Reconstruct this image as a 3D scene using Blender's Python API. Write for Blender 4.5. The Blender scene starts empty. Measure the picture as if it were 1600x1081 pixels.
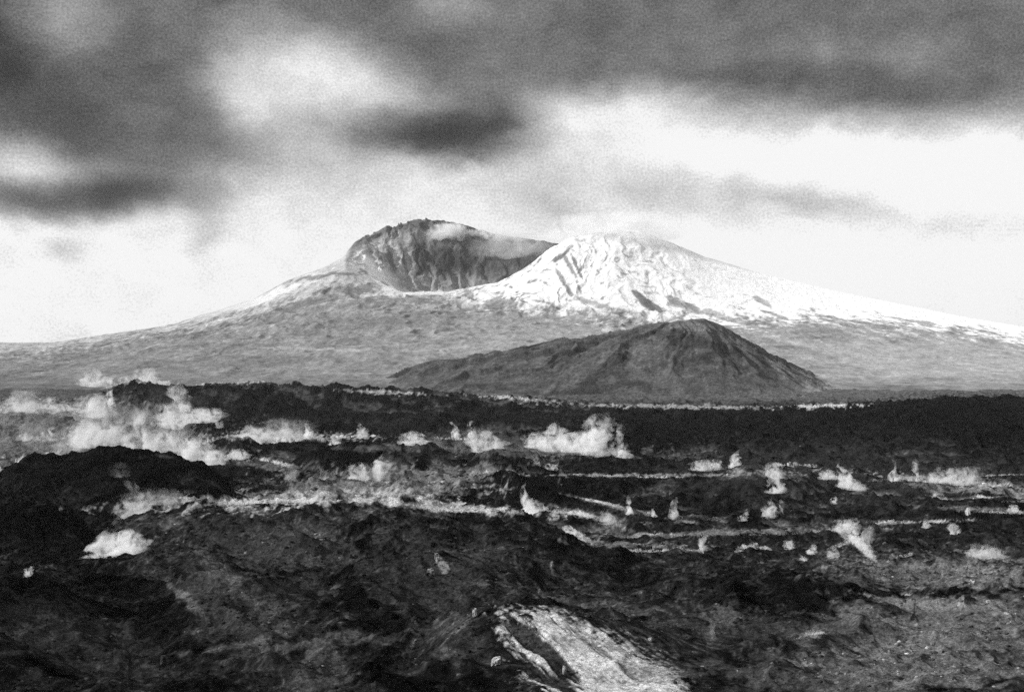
import bpy, math, random
import numpy as np

# ------------------------------------------------------------------ camera, sky, sun, exposure
F = 1931.0            # focal length in photo pixels (photo 1600 x 1081)
HZ = 500.0            # photo row of the eye level
SC = bpy.context.scene
COL = SC.collection

cam_d = bpy.data.cameras.new('camera')
cam = bpy.data.objects.new('camera', cam_d)
COL.objects.link(cam)
cam_d.sensor_width = 36.0
cam_d.lens = 36.0 * F / 1600.0
cam_d.shift_y = -(540.5 - HZ) / 1600.0
cam_d.clip_start = 1.0
cam_d.clip_end = 60000.0
cam.location = (0, 0, 0)
cam.rotation_euler = (math.radians(90), 0, 0)      # looks along +Y
SC.camera = cam

SUN_EL, SUN_AZ = 26.0, -108.0                        # degrees; azimuth from +Y towards +X
SC.view_settings.view_transform = 'Standard'
SC.view_settings.look = 'None'
SC.view_settings.gamma = 1.0
SC.view_settings.exposure = 0.0
SC.cycles.use_denoising = False
SC.cycles.max_bounces = 16
SC.cycles.volume_bounces = 14
SC.cycles.volume_step_rate = 1.0
SC.cycles.volume_max_steps = 256
SC.cycles.sample_clamp_indirect = 4.0

sd = bpy.data.lights.new('sun', 'SUN')
sd.energy = 5.0
sd.angle = math.radians(3)
sd.color = (1.0, 1.0, 1.0)
so = bpy.data.objects.new('sun', sd)
COL.objects.link(so)
so.location = (-800, 400, 900)
so.rotation_euler = (math.radians(90 - SUN_EL), 0, -math.radians(SUN_AZ) + math.pi)


class NT:
    """tiny helper for node trees"""
    def __init__(self, tree):
        self.t = tree
        tree.nodes.clear()

    def n(self, typ, **kw):
        nd = self.t.nodes.new(typ)
        for k, v in kw.items():
            setattr(nd, k, v)
        return nd

    def link(self, a, b):
        self.t.links.new(a, b)

    def _in(self, sock, v):
        if hasattr(v, 'is_output'):
            self.link(v, sock)
        else:
            sock.default_value = v

    def math(self, op, a, b=0.0, c=0.0, clamp=False):
        nd = self.n('ShaderNodeMath', operation=op, use_clamp=clamp)
        self._in(nd.inputs[0], a)
        if len(nd.inputs) > 1: self._in(nd.inputs[1], b)
        if len(nd.inputs) > 2: self._in(nd.inputs[2], c)
        return nd.outputs[0]

    def noise(self, vec, scale, detail=4, rough=0.55, dist=0.0, color=False):
        nd = self.n('ShaderNodeTexNoise')
        if vec is not None: self.link(vec, nd.inputs['Vector'])
        nd.inputs['Scale'].default_value = scale
        nd.inputs['Detail'].default_value = detail
        nd.inputs['Roughness'].default_value = rough
        nd.inputs['Distortion'].default_value = dist
        return nd.outputs['Color' if color else 'Fac']

    def mapr(self, v, a, b, c, d, smooth=False):
        nd = self.n('ShaderNodeMapRange')
        if smooth: nd.interpolation_type = 'SMOOTHSTEP'
        self._in(nd.inputs[0], v)
        for i, x in enumerate((a, b, c, d)): self._in(nd.inputs[1 + i], x)
        return nd.outputs[0]

    def vmul(self, v, s):
        nd = self.n('ShaderNodeVectorMath', operation='MULTIPLY')
        self.link(v, nd.inputs[0]); nd.inputs[1].default_value = s
        return nd.outputs[0]


def build_world():
    w = bpy.data.worlds.new('World')
    SC.world = w
    w.use_nodes = True
    g = NT(w.node_tree)
    out = g.n('ShaderNodeOutputWorld')
    bg = g.n('ShaderNodeBackground')
    bg.inputs['Strength'].default_value = 0.1
    g.link(bg.outputs[0], out.inputs[0])
    sky = g.n('ShaderNodeTexSky', sky_type='NISHITA')
    sky.sun_disc = False
    sky.sun_elevation = math.radians(SUN_EL)
    sky.sun_rotation = math.radians(SUN_AZ)
    bw = g.n('ShaderNodeRGBToBW')
    g.link(sky.outputs[0], bw.inputs[0])
    # direction -> azimuth / elevation, in units of about 100 photo pixels
    tc = g.n('ShaderNodeTexCoord')
    sep = g.n('ShaderNodeSeparateXYZ')
    g.link(tc.outputs['Generated'], sep.inputs[0])
    K = F / 100.0
    az = g.math('MULTIPLY', g.math('ARCTAN2', sep.outputs[0], sep.outputs[1]), K)
    el = g.math('MULTIPLY', g.math('ARCSINE', sep.outputs[2]), K)
    cmb = g.n('ShaderNodeCombineXYZ')
    g.link(az, cmb.inputs[0]); g.link(el, cmb.inputs[1])
    P0 = cmb.outputs[0]
    # wispy warp of the cloud pattern
    wn = g.noise(g.vmul(P0, (0.8, 1.5, 1)), 0.9, 6, 0.6, 0.3, color=True)
    sub = g.n('ShaderNodeVectorMath', operation='SUBTRACT')
    g.link(wn, sub.inputs[0]); sub.inputs[1].default_value = (0.5, 0.5, 0.5)
    ma = g.n('ShaderNodeVectorMath', operation='MULTIPLY_ADD')
    g.link(sub.outputs[0], ma.inputs[0]); ma.inputs[1].default_value = (0.75, 0.55, 0); g.link(P0, ma.inputs[2])
    P = ma.outputs[0]
    sp = g.n('ShaderNodeSeparateXYZ'); g.link(P, sp.inputs[0])
    # cloud brightness with elevation (display values)
    ramp = [(-3, 1.0), (0.8, 1.0), (1.4, .97), (2.0, .88), (2.7, .74), (3.4, .52), (4.0, .42), (5.0, .41), (6.0, .45), (9.0, .66), (14.0, .84), (30.0, .90)]
    cr = g.n('ShaderNodeFloatCurve')
    nrm = g.mapr(sp.outputs[1], -3, 30, 0, 1)
    cv = cr.mapping.curves[0]
    pts = [((a + 3) / 33.0, b) for a, b in ramp]
    cv.points[0].location = pts[0]; cv.points[1].location = pts[-1]
    for p in pts[1:-1]: cv.points.new(*p)
    for p in cv.points: p.handle_type = 'AUTO_CLAMPED'
    cr.mapping.update()
    g.link(nrm, cr.inputs['Value'])
    val = cr.outputs[0]
    blobs = SKY_BLOBS
    for (px, py, rx, ry, rot, amp) in blobs:
        a = math.atan((px - 800) / F)
        e = math.atan((HZ - py) / F * math.cos(a))
        mp = g.n('ShaderNodeMapping', vector_type='TEXTURE')
        g.link(P, mp.inputs['Vector'])
        mp.inputs['Location'].default_value = (a * K, e * K, 0)
        mp.inputs['Rotation'].default_value = (0, 0, math.radians(-rot))
        mp.inputs['Scale'].default_value = (rx * 1.45 / 100, ry * 1.45 / 100, 1)
        ln = g.n('ShaderNodeVectorMath', operation='LENGTH')
        g.link(mp.outputs[0], ln.inputs[0])
        f = g.mapr(ln.outputs['Value'], 1.0, 0.0, 0.0, amp, smooth=True)
        val = g.math('ADD', val, f)
    # cloud texture
    n1 = g.noise(g.vmul(P, (0.7, 1.0, 1)), 1.7, 7, 0.62, 0.3)
    val = g.math('ADD', val, g.mapr(n1, 0.25, 0.75, -0.09, 0.09))
    n2 = g.noise(P0, 28.0, 3, 0.7)
    val = g.math('ADD', val, g.mapr(n2, 0.2, 0.8, -0.14, 0.14))
    val = g.math('MINIMUM', g.math('MAXIMUM', val, 0.12), 0.985)
    lin = g.math('MULTIPLY', g.math('POWER', val, 2.2), 10.0)
    # a little of the clear sky shows through the overcast
    mix = g.math('ADD', g.math('MULTIPLY', lin, 0.96), g.math('MULTIPLY', bw.outputs[0], 0.04))
    g.link(mix, bg.inputs['Color'])


SKY_BLOBS = [
    (1050, 215, 260, 75, 8, .24), (1350, 250, 280, 60, 6, .26), (1560, 270, 200, 70, 0, .24), (1000, 165, 120, 40, 0, .22), (880, 190, 70, 50, 0, .18),
    (1170, 308, 240, 44, 8, -.12), (1360, 328, 190, 34, 5, -.08), (1250, 400, 420, 60, 4, .10), (1540, 350, 160, 26, 0, -.05),
    (870, 330, 130, 50, 20, -.16), (650, 210, 200, 36, 3, -.36), (750, 200, 110, 46, 0, -.20), (660, 180, 210, 55, 8, -.10),
    (470, 125, 155, 85, 12, .48), (375, 165, 50, 60, 0, .18), (600, 135, 130, 45, 20, .18), (330, 230, 90, 60, 0, -.08),
    (150, 150, 260, 110, 0, -.14), (15, 140, 120, 140, 0, -.24), (90, 308, 210, 34, -2, -.60), (200, 300, 90, 40, -25, -.20),
    (45, 250, 85, 42, 10, .30), (100, 45, 75, 75, 0, .28), (200, 235, 210, 65, 0, -.34),
    (320, 345, 38, 60, 0, -.16), (100, 390, 45, 20, 0, -.17), (720, 5, 90, 40, 0, .18),
    (1250, 130, 170, 35, 5, -.12), (1500, 145, 160, 30, 0, -.16), (1300, 80, 220, 30, 0, .06), (1010, 350, 30, 14, 0, -.08),
    (760, 285, 200, 40, 0, .05), (400, 300, 150, 40, -15, -.03),
]
build_world()

# ------------------------------------------------------------------ noise in numpy
_rng = np.random.RandomState(7)
_perm = np.concatenate([_rng.permutation(512)] * 3)
_gx = np.cos(np.arange(512) * 2.399963); _gy = np.sin(np.arange(512) * 2.399963)


def gnoise(x, y, seed=0):
    xi = np.floor(x).astype(np.int64); yi = np.floor(y).astype(np.int64)
    xf = x - xi; yf = y - yi
    u = xf * xf * xf * (xf * (xf * 6 - 15) + 10); v = yf * yf * yf * (yf * (yf * 6 - 15) + 10)

    def gr(i, j):
        h = _perm[(_perm[(xi + i + seed * 57) & 511] + yi + j + seed * 13) & 511]
        return _gx[h] * (xf - i) + _gy[h] * (yf - j)
    a = gr(0, 0); b = gr(1, 0); c = gr(0, 1); d = gr(1, 1)
    return (a + u * (b - a) + v * ((c + u * (d - c)) - (a + u * (b - a)))) * 1.5


def fbm(x, y, oct=5, gain=0.5, lac=2.03, seed=0):
    s = 0; a = 1.0; t = 0
    for o in range(oct):
        s = s + a * gnoise(x + o * 17.3, y - o * 9.1, seed + o); t += a
        a *= gain; x = x * lac; y = y * lac
    return s / t * 1.6


def ridged(x, y, oct=5, gain=0.5, lac=2.03, seed=0):
    s = 0; a = 1.0; t = 0; prev = 1.0
    for o in range(oct):
        r = 1 - np.abs(gnoise(x + o * 31.3, y + o * 5.7, seed + o)) * 1.6
        r = np.clip(r, 0, 1) ** 2
        s = s + a * r * prev; t += a; prev = np.clip(r * 1.3, 0, 1)
        a *= gain; x = x * lac; y = y * lac
    return s / t


def sstep(a, b, x):
    t = np.clip((x - a) / (b - a), 0, 1)
    return t * t * (3 - 2 * t)


def pchip(D, Z, d):
    """D: (k,), Z: (k, n), d: (m,) -> (m, n), monotone cubic"""
    h = np.diff(D)[:, None]; dl = np.diff(Z, axis=0) / h
    m = np.zeros_like(Z)
    w1 = 2 * h[1:] + h[:-1]; w2 = h[1:] + 2 * h[:-1]
    same = dl[1:] * dl[:-1] > 0
    with np.errstate(all='ignore'):
        hm = (w1 + w2) / (w1 / dl[:-1] + w2 / dl[1:])
    m[1:-1] = np.where(same, hm, 0)
    m[0] = dl[0]; m[-1] = dl[-1]
    i = np.clip(np.searchsorted(D, d) - 1, 0, len(D) - 2)
    t = ((d - D[i]) / (D[i + 1] - D[i]))[:, None]
    H = h[i]
    return ((2 * t**3 - 3 * t**2 + 1) * Z[i] + (t**3 - 2 * t**2 + t) * H * m[i] + (-2 * t**3 + 3 * t**2) * Z[i + 1] + (t**3 - t**2) * H * m[i + 1])


def z_of(py, D):
    return D * (HZ - py) / F


# ------------------------------------------------------------------ grids
def columns(step, lo, hi):
    core = np.arange(lo, hi + step, step)
    left = lo - np.cumsum(step * 1.06 ** np.arange(1, 60)); right = core[-1] + np.cumsum(step * 1.06 ** np.arange(1, 60))
    return np.concatenate([left[::-1], core, right])


def sheet(name, px, D, Z, attrs, mat, label_kind='structure'):
    nx, ny = len(px), len(D)
    X = (px[None, :] - 800) / F * D[:, None]
    co = np.empty((ny, nx, 3), np.float32)
    co[..., 0] = X; co[..., 1] = D[:, None]; co[..., 2] = Z
    idx = np.arange(nx * ny, dtype=np.int32).reshape(ny, nx)
    q = np.stack([idx[:-1, :-1], idx[:-1, 1:], idx[1:, 1:], idx[1:, :-1]], -1).reshape(-1, 4)
    me = bpy.data.meshes.new(name)
    me.vertices.add(nx * ny); me.vertices.foreach_set('co', co.ravel())
    me.loops.add(q.size); me.loops.foreach_set('vertex_index', q.ravel())
    me.polygons.add(len(q)); me.polygons.foreach_set('loop_start', np.arange(0, q.size, 4, dtype=np.int32))
    me.polygons.foreach_set('use_smooth', np.ones(len(q), bool))
    for k, v in attrs.items():
        a = me.attributes.new(k, 'FLOAT', 'POINT')
        a.data.foreach_set('value', v.astype(np.float32).ravel())
    me.update(calc_edges=True)
    o = bpy.data.objects.new(name, me)
    COL.objects.link(o)
    o['kind'] = label_kind
    me.materials.append(mat)
    return o


def interp(pts, px):
    p = np.array(pts, float)
    return np.interp(px, p[:, 0], p[:, 1])


# ------------------------------------------------------------------ ground material: albedo attribute x procedural mottling
def ground_mat(name, s1, s2, bump, bs, mott=0.5, rough=0.95):
    m = bpy.data.materials.new(name)
    m.use_nodes = True
    g = NT(m.node_tree)
    out = g.n('ShaderNodeOutputMaterial'); b = g.n('ShaderNodeBsdfDiffuse')
    g.link(b.outputs[0], out.inputs[0])
    at = g.n('ShaderNodeAttribute', attribute_name='albedo')
    geo = g.n('ShaderNodeNewGeometry')
    n1 = g.noise(geo.outputs['Position'], s1, 6, 0.65)
    n2 = g.noise(geo.outputs['Position'], s2, 4, 0.6)
    n3 = g.noise(geo.outputs['Position'], s2 * 3.2, 2, 0.6)
    f = g.math('MULTIPLY', g.mapr(n1, 0.3, 0.7, 1 - mott, 1 + mott), g.mapr(n2, 0.3, 0.7, 1 - mott, 1 + mott))
    f = g.math('MULTIPLY', f, g.mapr(n3, 0.3, 0.7, 1 - mott * 0.8, 1 + mott * 0.8))
    # bright snow keeps its even white, bare ash is grainy
    f = g.math('MULTIPLY_ADD', g.math('SUBTRACT', f, 1.0), g.mapr(at.outputs['Fac'], 0.45, 0.85, 1.0, 0.25), 1.0)
    c = g.math('MINIMUM', g.math('MULTIPLY', at.outputs['Fac'], f), 0.9)
    c = g.math('MAXIMUM', c, 0.002)
    g.link(c, b.inputs['Color'])
    b.inputs['Roughness'].default_value = rough
    bp = g.n('ShaderNodeBump')
    bp.inputs['Strength'].default_value = 1.0
    bp.inputs['Distance'].default_value = bump
    nb = g.noise(geo.outputs['Position'], bs, 8, 0.7)
    g.link(nb, bp.inputs['Height'])
    g.link(bp.outputs[0], b.inputs['Normal'])
    return m


# ------------------------------------------------------------------ the near ground (one sheet from the viewpoint to under the mountain)
BASE_D = np.array([0, 20, 100, 200, 300, 400, 600, 900, 1200, 1600, 2000, 2500, 3000, 4000, 6000, 9000, 30000], float)
BASE_Z = np.array([-2.5, -9, -40, -73, -97, -113, -132, -166, -195, -220, -235, -248, -256, -266, -272, -330, -1400], float)

# crest: (distance, front length, back length, [(px, py)...])
CRESTS = [
    (3700, 260, 500, [(300, 637), (320, 599), (400, 596), (450, 600), (530, 600), (560, 605), (640, 605), (700, 611), (740, 618), (780, 624), (800, 618), (812, 624), (825, 618), (860, 628), (890, 634), (950, 640)]),
    (3400, 300, 300, [(-300, 640), (60, 640), (150, 618), (180, 600), (210, 595), (250, 596), (280, 603), (320, 600), (380, 608), (450, 630)]),
    (3250, 500, 400, [(860, 652), (950, 643), (1040, 642), (1130, 639), (1180, 637), (1220, 640), (1280, 636), (1340, 632), (1400, 629), (1450, 626), (1500, 621), (1560, 618), (1600, 617), (1900, 605), (2400, 620)]),
    (2800, 120, 120, [(30, 676), (50, 660), (80, 652), (105, 650), (125, 660), (140, 676)]),
    (2700, 90, 90, [(155, 680), (168, 664), (185, 660), (203, 668), (210, 682)]),
    (2700, 90, 120, [(275, 680), (290, 668), (315, 661), (350, 667), (365, 680)]),
    (2900, 150, 150, [(380, 668), (450, 645), (520, 640), (600, 648), (680, 642), (740, 655), (860, 660), (900, 672)]),
    (2200, 130, 150, [(310, 711), (335, 694), (368, 687), (400, 694), (450, 704), (480, 713)]),
    (1980, 130, 160, [(470, 727), (490, 704), (530, 691), (600, 689), (650, 695), (690, 702), (715, 715), (730, 728)]),
    (1930, 110, 120, [(725, 730), (745, 712), (770, 700), (795, 705), (825, 728)]),
    (2300, 200, 200, [(880, 705), (960, 697), (1100, 688), (1300, 690), (1500, 680), (1900, 680), (2200, 703)]),
    (1560, 150, 160, [(620, 772), (660, 765), (700, 756), (760, 744), (800, 737), (860, 741), (920, 747), (1000, 748), (1060, 748), (1130, 770)]),
    (1500, 190, 180, [(1030, 780), (1060, 756), (1130, 736), (1165, 723), (1185, 720), (1210, 728), (1260, 748), (1310, 780)]),
    (1480, 300, 200, [(-500, 740), (-200, 745), (0, 735), (40, 718), (78, 710), (96, 715), (112, 707), (150, 698), (200, 699), (260, 706), (310, 718), (345, 745), (372, 781)]),
    (1650, 120, 120, [(1310, 760), (1380, 752), (1500, 757), (1600, 765), (1750, 760), (1900, 765)]),
    (1250, 60, 60, [(480, 795), (500, 769), (525, 766), (552, 771), (572, 795)]),
    (1300, 90, 90, [(1350, 798), (1420, 784), (1500, 786), (1600, 780), (1800, 785), (1900, 798)]),
    (1150, 80, 90, [(850, 815), (950, 806), (1080, 800), (1180, 804), (1280, 800), (1400, 812), (1500, 800), (1600, 806), (1900, 815)]),
    (1040, 220, 110, [(130, 832), (230, 800), (300, 794), (400, 787), (480, 785), (540, 788), (565, 777), (600, 776), (640, 787), (700, 796), (740, 805), (800, 801), (850, 815), (900, 836)]),
    (980, 200, 120, [(-400, 760), (-200, 755), (0, 762), (60, 778), (115, 803), (150, 843)]),
    (760, 150, 60, [(-300, 885), (0, 888), (45, 878), (100, 880), (180, 872), (240, 860), (300, 851), (345, 856), (420, 884)]),
    (800, 160, 100, [(600, 870), (700, 850), (850, 846), (950, 858), (1040, 868), (1180, 868)]),
    (650, 130, 80, [(1040, 912), (1080, 903), (1130, 900), (1200, 889), (1280, 876), (1340, 883), (1400, 900), (1440, 912)]),
    (600, 90, 70, [(1440, 920), (1500, 898), (1560, 881), (1600, 873), (1800, 865), (2100, 900), (2200, 920)]),
    (500, 90, 60, [(200, 960), (300, 940), (420, 935), (560, 940), (640, 955)]),
    (430, 60, 60, [(560, 1005), (640, 985), (690, 952), (725, 934), (760, 932), (800, 934), (860, 938), (920, 950), (980, 972), (1040, 995), (1110, 1020)]),
    (500, 120, 70, [(-300, 905), (-100, 900), (0, 905), (90, 925), (180, 960), (250, 1000)]),
    (640, 110, 70, [(460, 925), (540, 888), (620, 872), (720, 876), (800, 892), (880, 925)]),
    (560, 80, 60, [(240, 935), (300, 905), (380, 898), (450, 915), (500, 940)]),
    (400, 70, 50, [(-300, 960), (-100, 960), (0, 985), (60, 1010), (130, 1040), (180, 1050)]),
    (360, 40, 30, [(1330, 1065), (1420, 1058), (1480, 1046), (1540, 1042), (1600, 1050), (1700, 1065)]),
]


_rm = random.Random(11)
for _k in range(46):
    _d = _rm.uniform(1150, 2750)
    _x = _rm.uniform(380, 1700) if _d < 1700 else _rm.uniform(250, 1700)
    _w = _rm.uniform(22, 75); _h = _rm.uniform(5, 13)
    _b = HZ - F * float(np.interp(_d, BASE_D, BASE_Z)) / _d
    _j = [_rm.uniform(.55, 1.1) for _ in range(4)]
    CRESTS.append((_d, _rm.uniform(40, 90), _rm.uniform(40, 80), [(_x - _w, _b), (_x - _w * .6, _b - _h * _j[0]), (_x - _w * .15, _b - _h * _j[1]), (_x + _w * .25, _b - _h * _j[2]), (_x + _w * .65, _b - _h * _j[3] * .8), (_x + _w, _b)]))


def build_heights(px, D):
    n = len(px)
    base = np.interp(D, BASE_D, BASE_Z)[:, None] + np.zeros((1, n))
    dz = np.zeros_like(base)
    X = (px[None, :] - 800) / F * D[:, None]; Y = D[:, None] + 0 * X
    wob = fbm(X / 160, Y / 160, 4, seed=40) * 0.16         # crests wander in depth
    for (d0, lf, lb, pts) in CRESTS:
        zc = z_of(interp(pts, px), d0)
        b0 = np.interp(d0, BASE_D, BASE_Z)
        hgt = np.maximum(zc - b0, 0)
        x0, x1 = pts[0][0], pts[-1][0]
        wd = 25 + 0 * px
        hgt = hgt * sstep(x0 - wd, x0 + 2, px) * (1 - sstep(x1 - 2, x1 + wd, px))
        r0 = max(0, np.searchsorted(D, d0 - lf * 1.5) - 1); r1 = np.searchsorted(D, d0 + lb * 1.5) + 1
        dd = (D[r0:r1, None] - d0)
        t = np.where(dd < 0, -dd / lf, dd / lb) * (1 + wob[r0:r1])
        w = np.clip(1 - t, 0, 1); w = w * w * (3 - 2 * w) * 0.6 + w * 0.4
        add = hgt[None, :] * w
        cur = dz[r0:r1]
        k = 3.0
        # smooth max
        dz[r0:r1] = np.where(np.abs(add - cur) < k, np.maximum(add, cur) + (k - np.abs(add - cur)) ** 2 / (4 * k) * (np.minimum(add, cur) > 0.02), np.maximum(add, cur))
    amp = np.interp(D, [0, 150, 400, 900, 1500, 2500, 4000, 5000], [0.2, 2.5, 7.5, 10, 12, 15, 14, 2])[:, None]
    wl = 1.0
    rough = (ridged(X / 130, Y / 170, 6, 0.55, seed=3) - 0.42) * amp * 1.15
    hum = fbm(X / 60, Y / 75, 6, 0.6, seed=9) * amp * 0.30
    fine = ridged(X / 22, Y / 26, 5, 0.62, seed=15) * np.minimum(amp * 0.30, 2.6)
    mid = (ridged(X / 72 + 0.25 * fbm(X / 50, Y / 60, 3, seed=12), Y / 95, 5, 0.55, seed=11) - 0.40) * amp * 0.85
    calm = sstep(740, 800, px)[None, :] * (1 - sstep(1120, 1200, px))[None, :] * (1 - sstep(440, 520, D))[:, None]
    rough = rough * (1 - 0.45 * calm); mid = mid * (1 - 0.75 * calm); hum = hum * (1 - 0.5 * calm); fine = fine * (1 - 0.6 * calm)
    Z = base + dz + rough + mid + hum + fine
    build_heights.low = rough + mid
    return Z, X, Y, dz


GPX = columns(1.6, -80, 1680)
gd = [4.0, 10, 20, 40, 70, 110, 160, 210, 250]
d = 270.0
while d < 4700:
    gd.append(d)
    d *= (1.0019 if d < 2600 else 1.0024)
gd += [4800, 4950, 5150, 5400, 5800, 6500, 8000, 11000, 16000]
GD = np.array(gd)
GZ, GX, GY, GDZ = build_heights(GPX, GD)
GPY = HZ - F * GZ / GD[:, None]
GPXX = np.broadcast_to(GPX[None, :], GPY.shape)

LIGHT = []   # filled below: pale ash, snow and mineral patches on the ground: (px, py, rx, ry, rotation, albedo, strength)
LIGHT += [
    (1352, 860, 44, 5, 48, .35, .8), (1325, 838, 18, 4, 20, .35, .8), (1400, 872, 20, 3, 50, .2, .7), (1118, 962, 12, 22, 20, .14, .8), (1110, 985, 8, 24, 10, .12, .8), (1265, 985, 36, 4, -14, .22, .8),
    (1440, 945, 70, 6, 8, .22, .7), (1530, 965, 90, 5, -4, .2, .7), (1570, 1000, 80, 8, 10, .2, .6), (1380, 1010, 60, 6, -8, .18, .7), (1490, 1030, 60, 5, 6, .2, .7),
    (700, 915, 12, 8, 30, .12, .8), (560, 860, 30, 5, -30, .08, .7), (500, 1010, 50, 5, -20, .10, .7), (480, 1030, 8, 30, 20, .10, .7), (200, 1020, 60, 8, 30, .05, .7), (40, 960, 80, 14, 20, .045, .7),
    (1480, 985, 220, 60, 0, .12, .9), (1300, 1050, 240, 40, 0, .07, .8), (1440, 1040, 200, 36, 0, .16, .8), (1500, 950, 120, 20, 5, .15, .8),
    (1460, 893, 160, 26, 0, .16, .9), (1400, 900, 120, 16, 0, .09, .7),
    (1220, 985, 170, 20, 2, .05, .7), (650, 900, 100, 80, 20, .05, .6), (430, 850, 150, 50, 0, .055, .8), (370, 930, 120, 60, 35, .055, .75), (340, 885, 60, 14, 40, .12, .8), (400, 945, 60, 12, 40, .09, .8), (290, 935, 30, 6, 40, .15, .8), (700, 900, 60, 40, 10, .04, .7),
    (130, 1000, 140, 60, 25, .045, .6), (480, 1005, 140, 10, -10, .10, .8), (500, 1050, 40, 50, 60, .09, .6), (360, 1010, 70, 7, -8, .12, .7),
    (60, 690, 260, 60, 0, .20, .7, 1650, 9000), (120, 640, 160, 25, 0, .12, .6, 1650, 9000), (60, 635, 120, 10, 0, .30, .7, 1650, 9000),
    (590, 760, 180, 30, -3, .22, .9), (460, 778, 220, 14, -3, .38, .95), (330, 788, 130, 6, -4, .35, .9), (700, 792, 170, 7, 4, .42, .95), (650, 745, 160, 12, -5, .16, .8),
    (450, 682, 130, 6, 1, .35, .9), (410, 725, 80, 7, 8, .20, .7), (1050, 742, 170, 2.5, 0, .4, .7), (1210, 740, 60, 4, 3, .4, .9), (1470, 750, 130, 5, 5, .5, .95),
    (1540, 765, 120, 10, 5, .25, .8), (1540, 796, 100, 4, 2, .18, .6), (1450, 815, 60, 2, -2, .4, .7), (1130, 832, 200, 4.5, -2, .22, .6), (1010, 852, 120, 5, 3, .22, .6),
    (1060, 635, 170, 2.6, 1, .42, .7), (1300, 633, 50, 2.5, -1, .5, .95), (815, 623, 60, 3, 5, .5, .8), (700, 606, 22, 3, 0, .5, .8), (600, 613, 50, 3, 3, .4, .9),
    (900, 800, 80, 6, 10, .2, .6), (980, 795, 80, 3.5, 12, .28, .6), (940, 812, 60, 5, 20, .25, .6), (1290, 740, 300, 60, 0, .035, .5),
    (340, 596, 160, 3, 0, .5, .8), (760, 860, 50, 30, 0, .05, .5), (1130, 960, 30, 22, -50, .1, .6), (690, 880, 14, 6, 60, .25, .8),
    (860, 705, 160, 10, 0, .12, .6), (740, 690, 100, 20, 0, .10, .5), (620, 700, 60, 5, 0, .15, .5),
]


DARK = [
    (200, 740, 220, 50, 5, .007, .9, 1000, 1700), (60, 830, 130, 60, 10, .007, .8), (1350, 680, 420, 44, 0, .008, .75), (1520, 650, 160, 36, 0, .006, .8),
    (600, 712, 140, 26, 0, .007, .9), (800, 765, 200, 28, 0, .008, .8), (1150, 780, 120, 40, 0, .010, .6), (1000, 690, 120, 40, 0, .009, .7),
    (1240, 930, 220, 42, 3, .008, .9), (1540, 915, 110, 28, -10, .006, .9), (640, 1040, 150, 60, 15, .005, .95), (640, 900, 90, 60, 10, .006, .8), (560, 870, 50, 90, 0, .008, .7), (200, 920, 120, 30, 20, .008, .8), (720, 940, 60, 14, 10, .006, .9), (770, 980, 30, 30, 20, .005, .8),
    (590, 930, 70, 90, 10, .012, .7), (240, 990, 110, 50, 40, .009, .8), (60, 930, 150, 40, 10, .011, .7), (120, 1060, 90, 10, 25, .006, .8), (900, 860, 160, 40, 15, .010, .6),
    (1140, 1060, 120, 40, 0, .007, .8), (1500, 1065, 80, 20, 0, .01, .7), (700, 830, 160, 30, 5, .014, .6), (60, 640, 40, 10, 0, .02, .8), (90, 660, 50, 10, 0, .012, .9), (182, 668, 24, 9, 0, .012, .9), (320, 670, 40, 9, 0, .01, .9),
]


def paint(alb, PX, PY, X, Y, patches, seed, sc=1.0):
    X = X / sc; Y = Y / sc
    nz = fbm(X / 14, Y / 20, 5, 0.6, seed=seed)
    nz2 = fbm(X / 5 , Y / 7, 3, 0.6, seed=seed + 3)
    nL = fbm(X / 26, Y / 60, 4, 0.6, seed=seed + 5)
    for pt in patches:
        cx, cy, rx, ry, rot, a, s = pt[:7]
        m = (np.abs(PX - cx) < rx * 1.4 + 60) & (np.abs(PY - cy) < max(rx * abs(math.sin(math.radians(rot))), ry) * 1.6 + 30)
        if len(pt) > 7: m &= (Y * sc > pt[7]) & (Y * sc < pt[8])
        if not m.any(): continue
        dx = PX[m] - cx; dy = PY[m] - cy
        c, sn = math.cos(math.radians(rot)), math.sin(math.radians(rot))
        u = (dx * c + dy * sn) / rx; v = (-dx * sn + dy * c) / ry
        r = np.sqrt(u * u + v * v) + nz[m] * 0.6 + nz2[m] * 0.35 + nL[m] * (1.15 if ry < 15 else 0.3)
        w = (1 - sstep(0.55, 1.1, r)) * s
        alb[m] = alb[m] * (1 - w) + a * w
    return alb


alb = 0.010 + 0.008 * np.clip(fbm(GX / 90, GY / 120, 4, seed=21) + 0.2, -0.8, 1.5)
alb = alb * (1 + 0.7 * np.clip(fbm(GX / 9, GY / 12, 4, 0.6, seed=25), -1, 1.4))
near = 1 - sstep(900, 1150, GY)
alb = alb * (1 + 1.1 * near)
speck = sstep(0.62, 1.0, fbm(GX / 6, GY / 9, 3, 0.6, seed=31))
alb = alb + speck * 0.06 * near
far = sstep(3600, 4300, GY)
alb = alb * (1 - far) + 0.10 * far
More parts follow.
